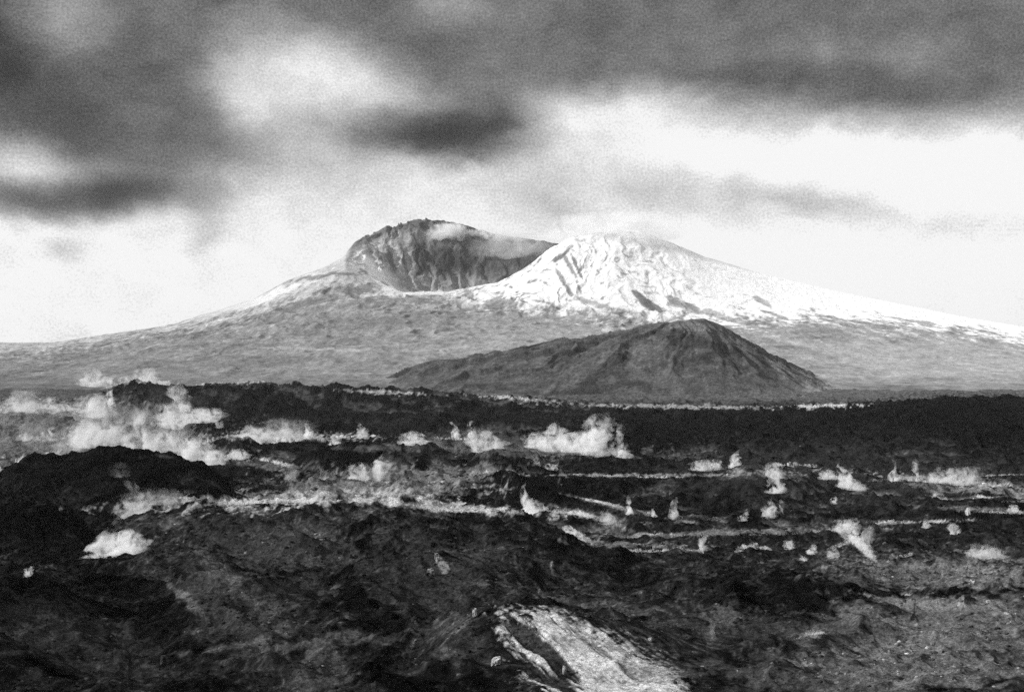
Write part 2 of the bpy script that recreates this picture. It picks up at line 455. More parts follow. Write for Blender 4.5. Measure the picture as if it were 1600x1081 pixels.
# ash and pumice lie in the hollows, bare lava stands out of them
lowr = build_heights.low / np.interp(GY, [0, 400, 900, 1500, 3000, 4000], [5, 9, 12, 14, 17, 17])
ash_n = fbm(GX / 38, GY / 50, 5, 0.6, seed=140)
ashz = sstep(-0.12, -0.52, lowr + ash_n * 0.35)
reg = (1 - 0.8 * sstep(900, 1000, GPXX) * sstep(2150, 2350, GY)) * np.clip(0.55 + 1.3 * fbm(GX / 330, GY / 420, 3, seed=141), 0.05, 1.3) * np.interp(GY, [0, 500, 1000, 1400, 2300, 2700, 4000], [.35, .35, .5, 1, 1, .35, .3])
alb = paint(alb, GPXX, GPY, GX, GY, DARK, 45)
alb = alb * (1 - ashz * np.clip(reg, 0, 1)) + 0.17 * (1 + 0.5 * ash_n) * ashz * np.clip(reg, 0, 1)
fx = GX + 14 * fbm(GX / 40, GY / 40, 3, seed=150)
strk = ridged(fx / 9 + GY / 40, GY / 30, 5, 0.62, seed=151)
alb = alb * np.interp(strk, [0, .25, .5, .8], [.45, .7, 1.3, 2.9]) ** np.interp(GY, [0, 900, 1400, 2500], [1, 1, .8, .3])
alb = paint(alb, GPXX, GPY, GX, GY, [(p[0], p[1], p[2], p[3], p[4], .0045, .6) + tuple(p[7:]) for p in DARK], 45)
alb = paint(alb, GPXX, GPY, GX, GY, LIGHT, 50)
# the pale ash slide: streaks run down the slope towards the lower right
SLIDE = [(780, 958), (800, 950), (824, 966), (832, 952), (862, 954), (900, 966), (960, 993), (1020, 1022), (1060, 1050), (1085, 1090), (1100, 1160), (890, 1160), (850, 1075), (812, 1030), (784, 990)]


def poly_sd(px, py, P):
    d = np.full(px.shape, 1e9); ins = np.zeros(px.shape, bool)
    n = len(P)
    for i in range(n):
        ax, ay = P[i]; bx, by = P[(i + 1) % n]
        ex, ey = bx - ax, by - ay
        t = np.clip(((px - ax) * ex + (py - ay) * ey) / (ex * ex + ey * ey), 0, 1)
        d = np.minimum(d, np.hypot(px - ax - t * ex, py - ay - t * ey))
        c = ((ay > py) != (by > py)) & (px < (bx - ax) * (py - ay) / (by - ay + 1e-9) + ax)
        ins ^= c
    return np.where(ins, -d, d)


m = (GPXX > 700) & (GPXX < 1200) & (GPY > 900) & (GPY < 1200) & (GY < 480)
sx, sy = GX[m], GY[m]
al = sx * 0.40 - sy * 0.92; ac = sx * 0.92 + sy * 0.40
sdv = poly_sd(GPXX[m], GPY[m], SLIDE)
st = fbm(ac / 2.4, al / 40, 6, 0.66, seed=201); st2 = fbm(ac / 9, al / 60, 4, 0.55, seed=205); st3 = fbm(sx / 2.5, sy / 4, 4, 0.65, seed=207)
nE = ridged(sx / 7, sy / 9, 4, 0.6, seed=211) - 0.45
w = 1 - sstep(-9, 9, sdv + 5 + st * 22 + st3 * 14 + nE * 26)
v = 0.56 + 0.20 * st + 0.16 * st3 - 0.10 * nE
crossv = GPXX[m] - np.interp(GPY[m], [940, 1000, 1081, 1160], [800, 870, 960, 1050])     # right of this the ash thins out
v = v * (1 - 0.62 * sstep(50, 160, crossv + st2 * 25))
dk = sstep(0.0, 0.30, st2 + 0.45 * st + 0.30 - 0.0045 * (crossv + 60) - 0.002 * (GPY[m] - 950)) * (1 - sstep(20, 90, crossv))
GZ[m] -= w * (dk * 0.7 + st * 0.25)
v = v * (1 - 0.93 * dk)
alb[m] = alb[m] * (1 - w) + np.clip(v, 0.012, .75) * w
ground_m = ground_mat('lava_ground_material', 0.09, 0.6, 2.6, 0.30, 0.6)
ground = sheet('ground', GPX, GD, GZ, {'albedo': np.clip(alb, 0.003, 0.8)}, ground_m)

# ------------------------------------------------------------------ dark hill
HPX = columns(1.8, 540, 1420)[20:-20]
HD = np.concatenate([np.geomspace(4350, 6200, 300)])
HTOP = [(480, 640), (540, 622), (590, 603), (635, 582), (700, 566), (760, 556), (850, 540), (900, 532), (950, 522), (1000, 511), (1040, 503), (1080, 498), (1100, 500), (1130, 510), (1160, 527), (1200, 553), (1240, 577), (1270, 592), (1300, 604), (1340, 616), (1400, 630)]
top = z_of(interp(HTOP, HPX) - 3.5 * fbm(HPX / 45, HPX * 0, 5, 0.6, seed=58) * sstep(600, 760, HPX), 5100)
b0 = -272
X = (HPX[None, :] - 800) / F * HD[:, None]; Y = HD[:, None] + 0 * X
hg = np.maximum(top - b0, -30)[None, :]
t = np.where(Y < 5100, (5100 - Y) / 750, (Y - 5100) / 900)
w = np.clip(1 - t, -0.05, 1); w = np.sin(np.clip(w, 0, 1) * math.pi / 2) ** 1.15
Z = b0 - 12 + (hg + 12) * w
# spurs and gullies running down towards the viewer and off to the right
ang = np.arctan2(X - 700, Y - 5150)
rad = np.hypot(X - 700, Y - 5150)
gul = ridged(ang * 5 + fbm(X / 300, Y / 300, 3, seed=60) * 0.8, rad / 900, 4, 0.5, seed=61) - 0.45
Z = Z + gul * 74 * sstep(0, 600, rad) * w * (1 - w * 0.35) + fbm(X / 170, Y / 170, 5, 0.5, seed=63) * 16 * w * (1 - 0.7 * w) + fbm(X / 40, Y / 40, 4, 0.6, seed=64) * 2.2
ha = 0.095 + 0.035 * fbm(X / 200, Y / 120, 4, seed=65) + 0.02 * fbm(X / 30, Y / 30, 3, seed=66)
HPXX = np.broadcast_to(HPX[None, :], Z.shape)
HPY = HZ - F * Z / Y
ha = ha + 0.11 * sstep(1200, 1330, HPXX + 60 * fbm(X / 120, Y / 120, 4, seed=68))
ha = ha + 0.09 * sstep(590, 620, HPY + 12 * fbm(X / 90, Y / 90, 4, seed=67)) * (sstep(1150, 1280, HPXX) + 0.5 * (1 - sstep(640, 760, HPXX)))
ha = paint(ha, HPXX, HPY, X, Y, [
    (1075, 509, 55, 5, 8, .14, .8), (1000, 516, 60, 5, -8, .11, .7), (1080, 535, 90, 10, 10, .035, .7), (1050, 605, 130, 12, 5, .10, .7), (960, 570, 60, 8, -35, .035, .7),
    (880, 560, 60, 8, -25, .045, .6), (1150, 590, 80, 10, 15, .09, .6), (900, 612, 90, 10, -5, .04, .7), (1090, 560, 80, 8, -12, .04, .6), (820, 585, 120, 12, -8, .09, .5), (1230, 612, 90, 14, 8, .10, .8), (680, 585, 80, 12, -8, .12, .6), (1290, 605, 50, 14, 20, .17, .9)], 300, 6.0)
hill_m = ground_mat('hill_scrub_material', 0.02, 0.09, 6.0, 0.07, 0.42)
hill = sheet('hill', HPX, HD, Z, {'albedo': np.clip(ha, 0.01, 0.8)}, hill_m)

# ------------------------------------------------------------------ mountain
MPX = columns(1.8, -60, 1660)
MD = np.concatenate([np.linspace(4500, 7400, 230), np.linspace(7410, 9200, 330), np.linspace(9206, 10900, 260), np.linspace(11000, 16000, 30)])
MK = [
    (4500, [(-2000, 622), (3000, 622)]),
    (5200, [(-600, 596), (0, 594), (300, 590), (550, 588), (800, 584), (1100, 590), (1300, 592), (1600, 588), (2200, 600)]),
    (6200, [(-600, 576), (0, 574), (300, 556), (550, 545), (700, 540), (900, 535), (1100, 540), (1300, 550), (1600, 558), (2200, 585)]),
    (7400, [(-600, 562), (0, 560), (130, 552), (300, 525), (450, 508), (600, 500), (700, 500), (800, 500), (900, 505), (1100, 505), (1220, 500), (1400, 510), (1600, 530), (2200, 560)]),
    (8100, [(-600, 558), (0, 556), (130, 543), (300, 515), (400, 488), (480, 468), (560, 462), (630, 466), (720, 470), (780, 462), (830, 450), (880, 430), (960, 415), (1050, 430), (1120, 450), (1220, 470), (1400, 495), (1600, 521), (2200, 550)]),
    (8600, [(-600, 556), (0, 554), (130, 536), (270, 514), (350, 492), (400, 474), (450, 454), (500, 436), (540, 430), (580, 438), (630, 457), (700, 456), (720, 452), (780, 440), (820, 418), (860, 388), (890, 372), (940, 358), (1000, 360), (1050, 379), (1100, 401), (1200, 430), (1290, 451), (1350, 464), (1430, 480), (1520, 498), (1600, 511), (1700, 522), (2200, 548)]),
    (9200, [(-600, 555), (0, 550), (130, 528), (270, 507), (350, 482), (400, 464), (450, 438), (500, 420), (540, 404), (570, 412), (620, 452), (680, 480), (800, 485), (860, 470), (900, 430), (950, 395), (1000, 388), (1050, 398), (1100, 417), (1300, 466), (1600, 522), (2200, 552)]),
    (10300, [(-600, 556), (0, 556), (270, 515), (400, 475), (480, 440), (535, 405), (545, 390), (555, 378), (600, 357), (640, 345), (655, 342), (700, 346), (730, 353), (760, 363), (800, 370), (850, 376), (900, 387), (1000, 405), (1100, 432), (1200, 464), (1600, 540), (2200, 553)]),
    (12000, [(-2000, 545), (300, 540), (800, 520), (1300, 540), (3000, 545)]),
    (16000, [(-2000, 535), (3000, 535)]),
]
KD = np.array([k[0] for k in MK], float)
KZ = np.stack([z_of(interp(k[1], MPX), k[0]) for k in MK])
Z = pchip(KD, KZ, MD)
X = (MPX[None, :] - 800) / F * MD[:, None]; Y = MD[:, None] + 0 * X
MPXX = np.broadcast_to(MPX[None, :], Z.shape)
PY0 = HZ - F * Z / Y
inside = sstep(9000, 9350, Y) * sstep(540, 590, MPXX) * (1 - sstep(840, 900, MPXX))
# radial gullies around the right-hand peak, and around the left-hand rim
x0, y0 = (990 - 800) / F * 8600, 9000.0
ang = np.arctan2(X - x0, y0 - Y); rad = np.hypot(X - x0, Y - y0)
wp = fbm(X / 600, Y / 600, 4, seed=70)
g1 = ridged(ang * 6 + wp * 1.6, rad / 1600 + wp * 0.3, 5, 0.55, seed=71) - 0.45
g2 = ridged(ang * 26 + wp * 2, rad / 700, 4, 0.55, seed=75) - 0.45
lo = sstep(4600, 5600, Y)
slope_amp = np.interp(Y, [4500, 5200, 6500, 7600, 8300, 8600, 9000], [0, 6, 16, 26, 30, 10, 8])
rq = (1 - 0.85 * sstep(1000, 1120, MPXX) * sstep(7700, 8100, Y))
Z = Z + lo * g1 * slope_amp * 0.55 * rq + lo * (ridged(X / 190 + wp, Y / 330 - wp, 5, 0.6, seed=76) - 0.4) * slope_amp * 0.8 * (1 - 0.85 * sstep(1000, 1130, MPXX))
Z = Z + lo * fbm(X / 420, Y / 420, 6, 0.55, seed=77) * 16 * (1 - 0.6 * sstep(8300, 8600, Y)) * rq
# broken crater walls: buttresses running down the slope
cu = X / 70 + fbm(X / 200, Y / 200, 3, seed=83) * 1.2
Z = Z + inside * (ridged(cu * 0.55, Y / 420, 6, 0.62, seed=84) - 0.42) * 95 * (1 - sstep(10100, 10300, Y) * 0.72) * (1 - 0.6 * sstep(700, 780, MPXX))
Z = Z + lo * fbm(X / 60, Y / 60, 4, 0.6, seed=79) * 2.5
PY = HZ - F * Z / Y

# real surface types: ash flank, snow, crater rock
nA = fbm(X / 260, Y / 420, 5, 0.6, seed=90); nB = fbm(X / 70, Y / 130, 5, 0.62, seed=91); nC = fbm(X / 25, Y / 60, 4, 0.6, seed=92)
ma = 0.27 + 0.10 * nA + 0.10 * nB + 0.06 * nC
low = sstep(575, 612, PY)
ma = ma * (1 - 0.35 * low)
rightflank = sstep(1150, 1300, MPXX)
ma = ma * (1 + 0.10 * rightflank)
snowline = interp([(-200, 545), (60, 544), (270, 513), (340, 497), (430, 478), (540, 452), (620, 462), (700, 462), (730, 470), (780, 478), (870, 484), (960, 492), (1010, 497), (1120, 500), (1210, 499), (1240, 494), (1400, 502), (1500, 512), (1600, 526), (1800, 545)], MPX)[None, :]
sn = sstep(-16, 13, snowline - PY + nB * 22 + nA * 14 + nC * 9)
strong = np.interp(MPXX, [0, 380, 640, 700, 780, 1600], [.55, .42, .40, .55, 1.0, 1.0])
rock = sstep(0.42, 0.72, ridged(X / 130 + wp * 2.2, Y / 260 + X / 400 + wp * 2, 5, 0.65, seed=95) + 0.20 * nB)
rockiness = np.interp(MPXX, [0, 350, 560, 700, 900, 1050, 1200, 1290, 1600], [.7, .8, .85, .85, .8, .5, .3, .05, .05]) * sstep(-10, 30, PY - interp([(0, 400), (700, 430), (900, 372), (1050, 395), (1200, 440), (1300, 480), (1600, 500)], MPX)[None, :] + 12)
snow_a = (0.83 + 0.05 * sstep(1000, 1120, MPXX)) * (1 - rock * rockiness) + 0.14 * rock * rockiness
ma = ma * (1 - sn * strong) + snow_a * sn * strong
# inside the crater
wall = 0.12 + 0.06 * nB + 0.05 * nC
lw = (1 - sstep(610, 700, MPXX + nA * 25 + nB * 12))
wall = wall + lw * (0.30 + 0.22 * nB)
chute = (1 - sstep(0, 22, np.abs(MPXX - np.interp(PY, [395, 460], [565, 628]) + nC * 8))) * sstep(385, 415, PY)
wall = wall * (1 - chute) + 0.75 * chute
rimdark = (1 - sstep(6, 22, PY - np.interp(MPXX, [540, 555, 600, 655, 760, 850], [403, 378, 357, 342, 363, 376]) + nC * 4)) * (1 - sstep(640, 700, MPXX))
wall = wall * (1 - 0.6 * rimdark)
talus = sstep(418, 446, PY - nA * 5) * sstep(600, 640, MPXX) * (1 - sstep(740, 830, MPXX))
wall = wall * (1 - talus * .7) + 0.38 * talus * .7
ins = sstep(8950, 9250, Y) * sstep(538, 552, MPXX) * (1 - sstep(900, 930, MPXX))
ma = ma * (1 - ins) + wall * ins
ma = paint(ma, MPXX, PY, X, Y, [
    (400, 470, 60, 9, -24, .72, .8), (455, 447, 50, 7, -22, .75, .8), (330, 490, 70, 6, -18, .6, .7), (505, 434, 75, 5, -8, .16, .8), (480, 442, 60, 4, -10, .7, .7), (545, 452, 50, 7, -5, .20, .7),
    (575, 462, 40, 4, -12, .65, .8), (500, 470, 60, 8, -12, .19, .7), (590, 428, 34, 8, 48, .85, .95), (612, 447, 26, 6, 40, .85, .95), (680, 458, 60, 3, 0, .75, .9), (640, 470, 50, 6, -6, .22, .6),
    (700, 478, 70, 8, -4, .45, .6), (780, 474, 50, 9, 0, .18, .7), (820, 500, 120, 10, -2, .3, .6), (620, 500, 80, 12, -5, .19, .6), (480, 545, 90, 3, 2, .5, .6), (380, 565, 120, 8, -3, .2, .6),
    (862, 408, 24, 3, -40, .12, .9), (874, 402, 20, 3, -38, .14, .9), (902, 418, 20, 2.5, 65, .16, .9), (880, 440, 26, 3, 60, .18, .8), (848, 440, 14, 3, 30, .2, .8), (905, 450, 14, 4, 70, .2, .8), (872, 482, 10, 4, 20, .1, .8), (840, 470, 20, 3, 10, .22, .8),
    (870, 402, 26, 4, -38, .18, .5), (888, 412, 18, 3, 60, .2, .8), (1000, 466, 30, 5, 42, .14, .9), (1020, 478, 22, 5, 30, .14, .9), (1155, 483, 16, 5, 15, .14, .9), (1190, 470, 16, 4, 25, .3, .8), (1060, 472, 50, 4, 22, .3, .8),
    (1110, 490, 60, 5, 15, .25, .7), (960, 482, 60, 5, 15, .3, .7), (730, 455, 20, 5, 60, .25, .8), (1225, 497, 30, 4, 20, .2, .8), (1320, 500, 60, 3, 8, .2, .7), (1430, 503, 30, 3, 8, .3, .8),
    (660, 400, 16, 34, -8, .05, .8), (700, 405, 50, 22, 15, .055, .8), (610, 405, 5, 22, -20, .10, .8), (630, 400, 4, 24, -14, .10, .8), (592, 400, 4, 16, -24, .14, .7), (790, 395, 60, 20, 15, .11, .6),
    (1450, 560, 200, 30, 4, .34, .6), (1300, 520, 120, 10, 8, .20, .6), (850, 520, 110, 14, -4, .36, .6)], 320, 9.0)
mount_m = ground_mat('mountain_ash_and_snow_material', 0.012, 0.055, 9.0, 0.04, 0.20)
mountain = sheet('mountain', MPX, MD, Z, {'albedo': np.clip(ma, 0.02, 0.85)}, mount_m)

# ------------------------------------------------------------------ rubble of lava blocks and scrub clumps lying on the near ground
def height_at(x, D):
    px = 800 + x * F / D
    j = np.clip(np.searchsorted(GPX, px) - 1, 0, len(GPX) - 2); i = np.clip(np.searchsorted(GD, D) - 1, 0, len(GD) - 2)
    u = (px - GPX[j]) / (GPX[j + 1] - GPX[j]); v = (D - GD[i]) / (GD[i + 1] - GD[i])
    def smp(A):
        return (A[i, j] * (1 - u) + A[i, j + 1] * u) * (1 - v) + (A[i + 1, j] * (1 - u) + A[i + 1, j + 1] * u) * v
    return smp(GZ), smp(alb)


def ground_hit(px, py, dmin=270.0, dmax=4600.0):
    j = int(np.argmin(np.abs(GPX - px)))
    col = GPY[:, j]
    i0 = int(np.searchsorted(GD, dmin))
    i1 = min(int(np.searchsorted(GD, dmax)), len(GD) - 1)
    for i in range(i0, i1):
        if col[i] <= py:
            return GD[i], GZ[i, j]
    return GD[i1], z_of(py, GD[i1])


def rubble():
    rs = np.random.RandomState(3)
    N = 42000
    D = 290 * (2600 / 290.0) ** (rs.rand(N) ** 1.15)
    px = rs.uniform(-60, 1660, N)
    x = (px - 800) / F * D
    den = fbm(x / 40, D / 55, 4, 0.6, seed=130)
    keep = den > rs.uniform(-0.5, 0.7, N)
    D, x = D[keep], x[keep]; N = len(D)
    z, al = height_at(x, D)
    size = (0.35 + 0.9 * rs.rand(N) ** 3) * D / 560.0
    size *= np.where(al > 0.2, 0.35, 1.0)
    ph = (1 + 5 ** 0.5) / 2
    V = np.array([(-1, ph, 0), (1, ph, 0), (-1, -ph, 0), (1, -ph, 0), (0, -1, ph), (0, 1, ph), (0, -1, -ph), (0, 1, -ph), (ph, 0, -1), (ph, 0, 1), (-ph, 0, -1), (-ph, 0, 1)]) / 1.9
    Fc = np.array([(0, 11, 5), (0, 5, 1), (0, 1, 7), (0, 7, 10), (0, 10, 11), (1, 5, 9), (5, 11, 4), (11, 10, 2), (10, 7, 6), (7, 1, 8), (3, 9, 4), (3, 4, 2), (3, 2, 6), (3, 6, 8), (3, 8, 9), (4, 9, 5), (2, 4, 11), (6, 2, 10), (8, 6, 7), (9, 8, 1)])
    jit = rs.uniform(0.55, 1.35, (N, 12, 1))
    scl = size[:, None, None] * np.stack([rs.uniform(.7, 1.6, N), rs.uniform(.7, 1.6, N), rs.uniform(.4, .95, N)], 1)[:, None, :]
    co = V[None] * jit * scl
    co[..., 0] += x[:, None]; co[..., 1] += D[:, None]; co[..., 2] += (z + size * 0.1)[:, None]
    fc = Fc[None] + (np.arange(N) * 12)[:, None, None]
    me = bpy.data.meshes.new('rubble')
    me.vertices.add(N * 12); me.vertices.foreach_set('co', co.astype(np.float32).ravel())
    me.loops.add(N * 60); me.loops.foreach_set('vertex_index', fc.astype(np.int32).ravel())
    me.polygons.add(N * 20); me.polygons.foreach_set('loop_start', np.arange(0, N * 60, 3, dtype=np.int32))
    a = np.clip(al * rs.lognormal(0.05, 0.6, N), 0.003, 0.6)
    at = me.attributes.new('albedo', 'FLOAT', 'POINT'); at.data.foreach_set('value', np.repeat(a, 12).astype(np.float32))
    me.update(calc_edges=True)
    me.materials.append(ground_m)
    o = bpy.data.objects.new('rubble', me); COL.objects.link(o)
    o['kind'] = 'stuff'


rubble()


def boulder(px, py, w, h, col, label, name='boulder', cat='boulder', dmin=270.0, group=None, D=None):
    if D is None: D, z = ground_hit(px, py, dmin)
    else: z = z_of(py, D)
    s = D / F
    import bmesh
    bm = bmesh.new()
    bmesh.ops.create_icosphere(bm, subdivisions=4, radius=1.0)
    seed = int(px)
    vs = np.array([v.co[:] for v in bm.verts])
    n = ridged(vs[:, 0] * 1.1 + seed, vs[:, 1] * 1.1 + vs[:, 2] * 1.7, 4, 0.6, seed=seed % 50) - 0.4
    n2 = gnoise(vs[:, 0] * 0.9 + 3, vs[:, 2] * 0.9 + seed, 5)
    r = 1 + 0.45 * n + 0.35 * n2
    for v, k in zip(bm.verts, r):
        q = v.co * float(k)
        # broken flat faces
        q.x = max(-0.85, min(0.8, q.x)); q.z = min(q.z + 0.12 * q.x, 0.9)
        v.co = (q.x * w * 0.5 * s, q.y * w * 0.42 * s, q.z * h * 0.62 * s + h * 0.30 * s)
    me = bpy.data.meshes.new(name); bm.to_mesh(me); bm.free()
    a = me.attributes.new('albedo', 'FLOAT', 'POINT')
    a.data.foreach_set('value', (col * (1 + 0.5 * n)).astype(np.float32))
    me.materials.append(ground_m)
    o = bpy.data.objects.new(name, me); COL.objects.link(o)
    o.location = ((px - 800) * s, D, z)
    o['label'] = label; o['category'] = cat
    if group: o['group'] = group


for bb in [
    (683, 875, 9, 13, .30, 'pale boulder standing alone on the dark slope above its lower neighbour'),
    (673, 898, 14, 12, .26, 'wide pale boulder on the dark slope just above the pale slide'),
    (862, 888, 7, 12, .20, 'grey upright boulder at the top right of the dark central slope'),
    (742, 964, 9, 15, .42, 'bright narrow boulder at the lip of the dark hollow left of the slide'),
    (775, 1040, 18, 14, .45, 'bright boulder in the dark rubble left of the pale slide'),
    (882, 1050, 7, 14, .60, 'small bright upright boulder in the middle of the pale slide'),
    (292, 806, 16, 6, .30, 'flat pale rock on the near left rise below the bright bank'),
    (255, 1040, 10, 18, .07, 'grey upright rock at the bottom left of the photo'),
    (1016, 1001, 8, 5, .35, 'tiny pale rock right of the pale slide'),
]:
    boulder(*bb)
# ------------------------------------------------------------------ steam
def steam_mat(name, dens, thr0, thr1, scale, zstretch, topfade, aniso=0.0, radial=True):
    m = bpy.data.materials.new(name)
    m.use_nodes = True
    g = NT(m.node_tree)
    out = g.n('ShaderNodeOutputMaterial')
    v = g.n('ShaderNodeVolumePrincipled')
    g.link(v.outputs[0], out.inputs['Volume'])
    v.inputs['Color'].default_value = (0.97, 0.97, 0.97, 1)
    v.inputs['Anisotropy'].default_value = aniso
    tc = g.n('ShaderNodeTexCoord')
    oi = g.n('ShaderNodeObjectInfo')
    off = g.n('ShaderNodeVectorMath', operation='MULTIPLY_ADD')
    g.link(tc.outputs['Object'], off.inputs[0]); off.inputs[1].default_value = (1, 1, zstretch)
    sc = g.math('MULTIPLY', oi.outputs['Random'], 60.0)
    cb = g.n('ShaderNodeCombineXYZ')
    for i in range(3): g.link(sc, cb.inputs[i])
    g.link(cb.outputs[0], off.inputs[2])
    nz = g.noise(off.outputs[0], scale, 4, 0.62, 1.1)
    sp = g.n('ShaderNodeSeparateXYZ'); g.link(tc.outputs['Generated'], sp.inputs[0])
    fade = g.mapr(sp.outputs[2], 0.15, 1.0, 1.0, topfade)
    thr = g.mapr(sp.outputs[2], 0.1, 1.0, 0.0, 0.07)
    d = g.mapr(g.math('SUBTRACT', nz, thr), thr0, thr1, 0.0, 1.0, smooth=True)
    scol = g.n('ShaderNodeSeparateColor'); g.link(oi.outputs['Color'], scol.inputs[0])
    # thins out towards its edges
    ex = g.math('ABSOLUTE', g.math('MULTIPLY_ADD', sp.outputs[0], 2.0, -1.0))
    if radial:
        ey = g.math('ABSOLUTE', g.math('MULTIPLY_ADD', sp.outputs[1], 2.0, -1.0))
        er = g.math('SQRT', g.math('ADD', g.math('MULTIPLY', ex, ex), g.math('MULTIPLY', ey, ey)))
        fade = g.math('MULTIPLY', fade, g.mapr(er, 0.35, 1.05, 1.0, 0.05, smooth=True))
    else:
        fade = g.math('MULTIPLY', fade, g.mapr(ex, 0.6, 1.0, 1.0, 0.0, smooth=True))
    fade = g.math('MULTIPLY', fade, g.mapr(sp.outputs[2], 0.7, 1.0, 1.0, 0.0, smooth=True))
    d = g.math('MULTIPLY', g.math('MULTIPLY', d, fade), g.math('MULTIPLY', scol.outputs[0], dens))
    g.link(d, v.inputs['Density'])
    return m


PLUME_M = steam_mat('steam_plume_material', 1.7, 0.42, 0.68, 2.8, 0.85, 0.20)
BANK_M = steam_mat('steam_bank_material', 2.1, 0.485, 0.74, 1.3, 0.9, 0.3, radial=False)


def tube_mesh(name, rings, seed, lump=0.36, seg=20):
    """closed lofted body; rings: [(centre xyz, axis_a, axis_b)] with lumpy radii"""
    rnd = random.Random(seed)
    ph = [rnd.uniform(0, 6.28) for _ in range(8)]
    vs = []; fs = []
    n = len(rings)
    for i, (c, a, b) in enumerate(rings):
        t = i / (n - 1)
        for k in range(seg):
            th = 2 * math.pi * k / seg
            l = 1 + lump * (0.5 * math.sin(3 * th + ph[0] + 7 * t) + 0.45 * math.sin(2 * th + ph[1] - 13 * t) + 0.4 * math.sin(5 * th + ph[2] + 21 * t) + 0.35 * math.sin(ph[3] + 31 * t + th))
            ca, sb = math.cos(th) * l, math.sin(th) * l
            vs.append(tuple(c[j] + a[j] * ca + b[j] * sb for j in range(3)))
    for i in range(n - 1):
        for k in range(seg):
            k2 = (k + 1) % seg
            fs.append((i * seg + k, i * seg + k2, (i + 1) * seg + k2, (i + 1) * seg + k))
    for e, r in ((0, rings[0]), (n - 1, rings[-1])):
        ci = len(vs); vs.append(tuple(r[0]))
        for k in range(seg):
            k2 = (k + 1) % seg
            fs.append((ci, e * seg + k2, e * seg + k) if e == 0 else (ci, e * seg + k, e * seg + k2))
    me = bpy.data.meshes.new(name)
    me.from_pydata(vs, [], fs)
    me.update()
    return me


def tagthing(o, label, cat, group):
    o['label'] = label; o['category'] = cat
    if group: o['group'] = group


def plume(px, py, w, h, lean, shape, dens, label, group='steam plumes rising from the lava field', D=None, dmin=270.0, name='steam_plume', cat='steam plume'):
    if D is None: D, z = ground_hit(px, py, dmin)
    else: z = z_of(py, D)
    s = D / F
    w *= 1.35 if w > 42 else 1.12
    h *= 1.18
    if w < 42: dens *= 0.8
    H = h * s; W = w * s
    seed = int(px * 7 + py * 3)
    rnd = random.Random(seed)
    rings = []
    n = 16
    a1, a2 = rnd.uniform(0, 6), rnd.uniform(0, 6)
    jl = rnd.uniform(-0.25, 0.25)
    for i in range(n):
        t = i / (n - 1)
        if shape == 'cone': r = 0.5 * ((1 - t) ** 1.5 * 0.85 + 0.22 + 0.10 * math.sin(9 * t + a1) * t)
        elif shape == 'column': r = 0.5 * (0.62 + 0.25 * math.sin(4.2 * t + a1) + 0.15 * math.sin(9 * t + a2))
        elif shape == 'puff': r = 0.5 * math.sqrt(max(0.0, 1 - (1.55 * t - 0.6) ** 2)) * 1.05
        else: r = 0.5 * (1 - 0.75 * t)                      # mound
        r = max(r, 0.03) * min(1, 0.35 + t * 9) * min(1, math.sqrt(max(0, 1 - t)) * 1.9 + 0.04)
        cx = lean / h * (t ** 1.2) + (0.16 * math.sin(5 * t + a2) + 0.05 * math.sin(12 * t + a1)) * t * min(1, 0.4 + w / h) + jl * t * t
        rr = r * w / h
        rings.append(((cx, 0.05 * math.sin(4 * t + a1), t * 1.08 - 0.08), (rr, 0, 0), (0, rr * 0.9, 0)))
    me = tube_mesh(name, rings, seed)
    o = bpy.data.objects.new(name, me); COL.objects.link(o)
    o.location = ((px - 800) * s, D, z)
    o.scale = (H, H, H)
    me.materials.append(PLUME_M)
    k = dens * 6.5 / max(W, 1.0)
    o.color = (k, k, k, 1)
    tagthing(o, label, cat, group)
    return o


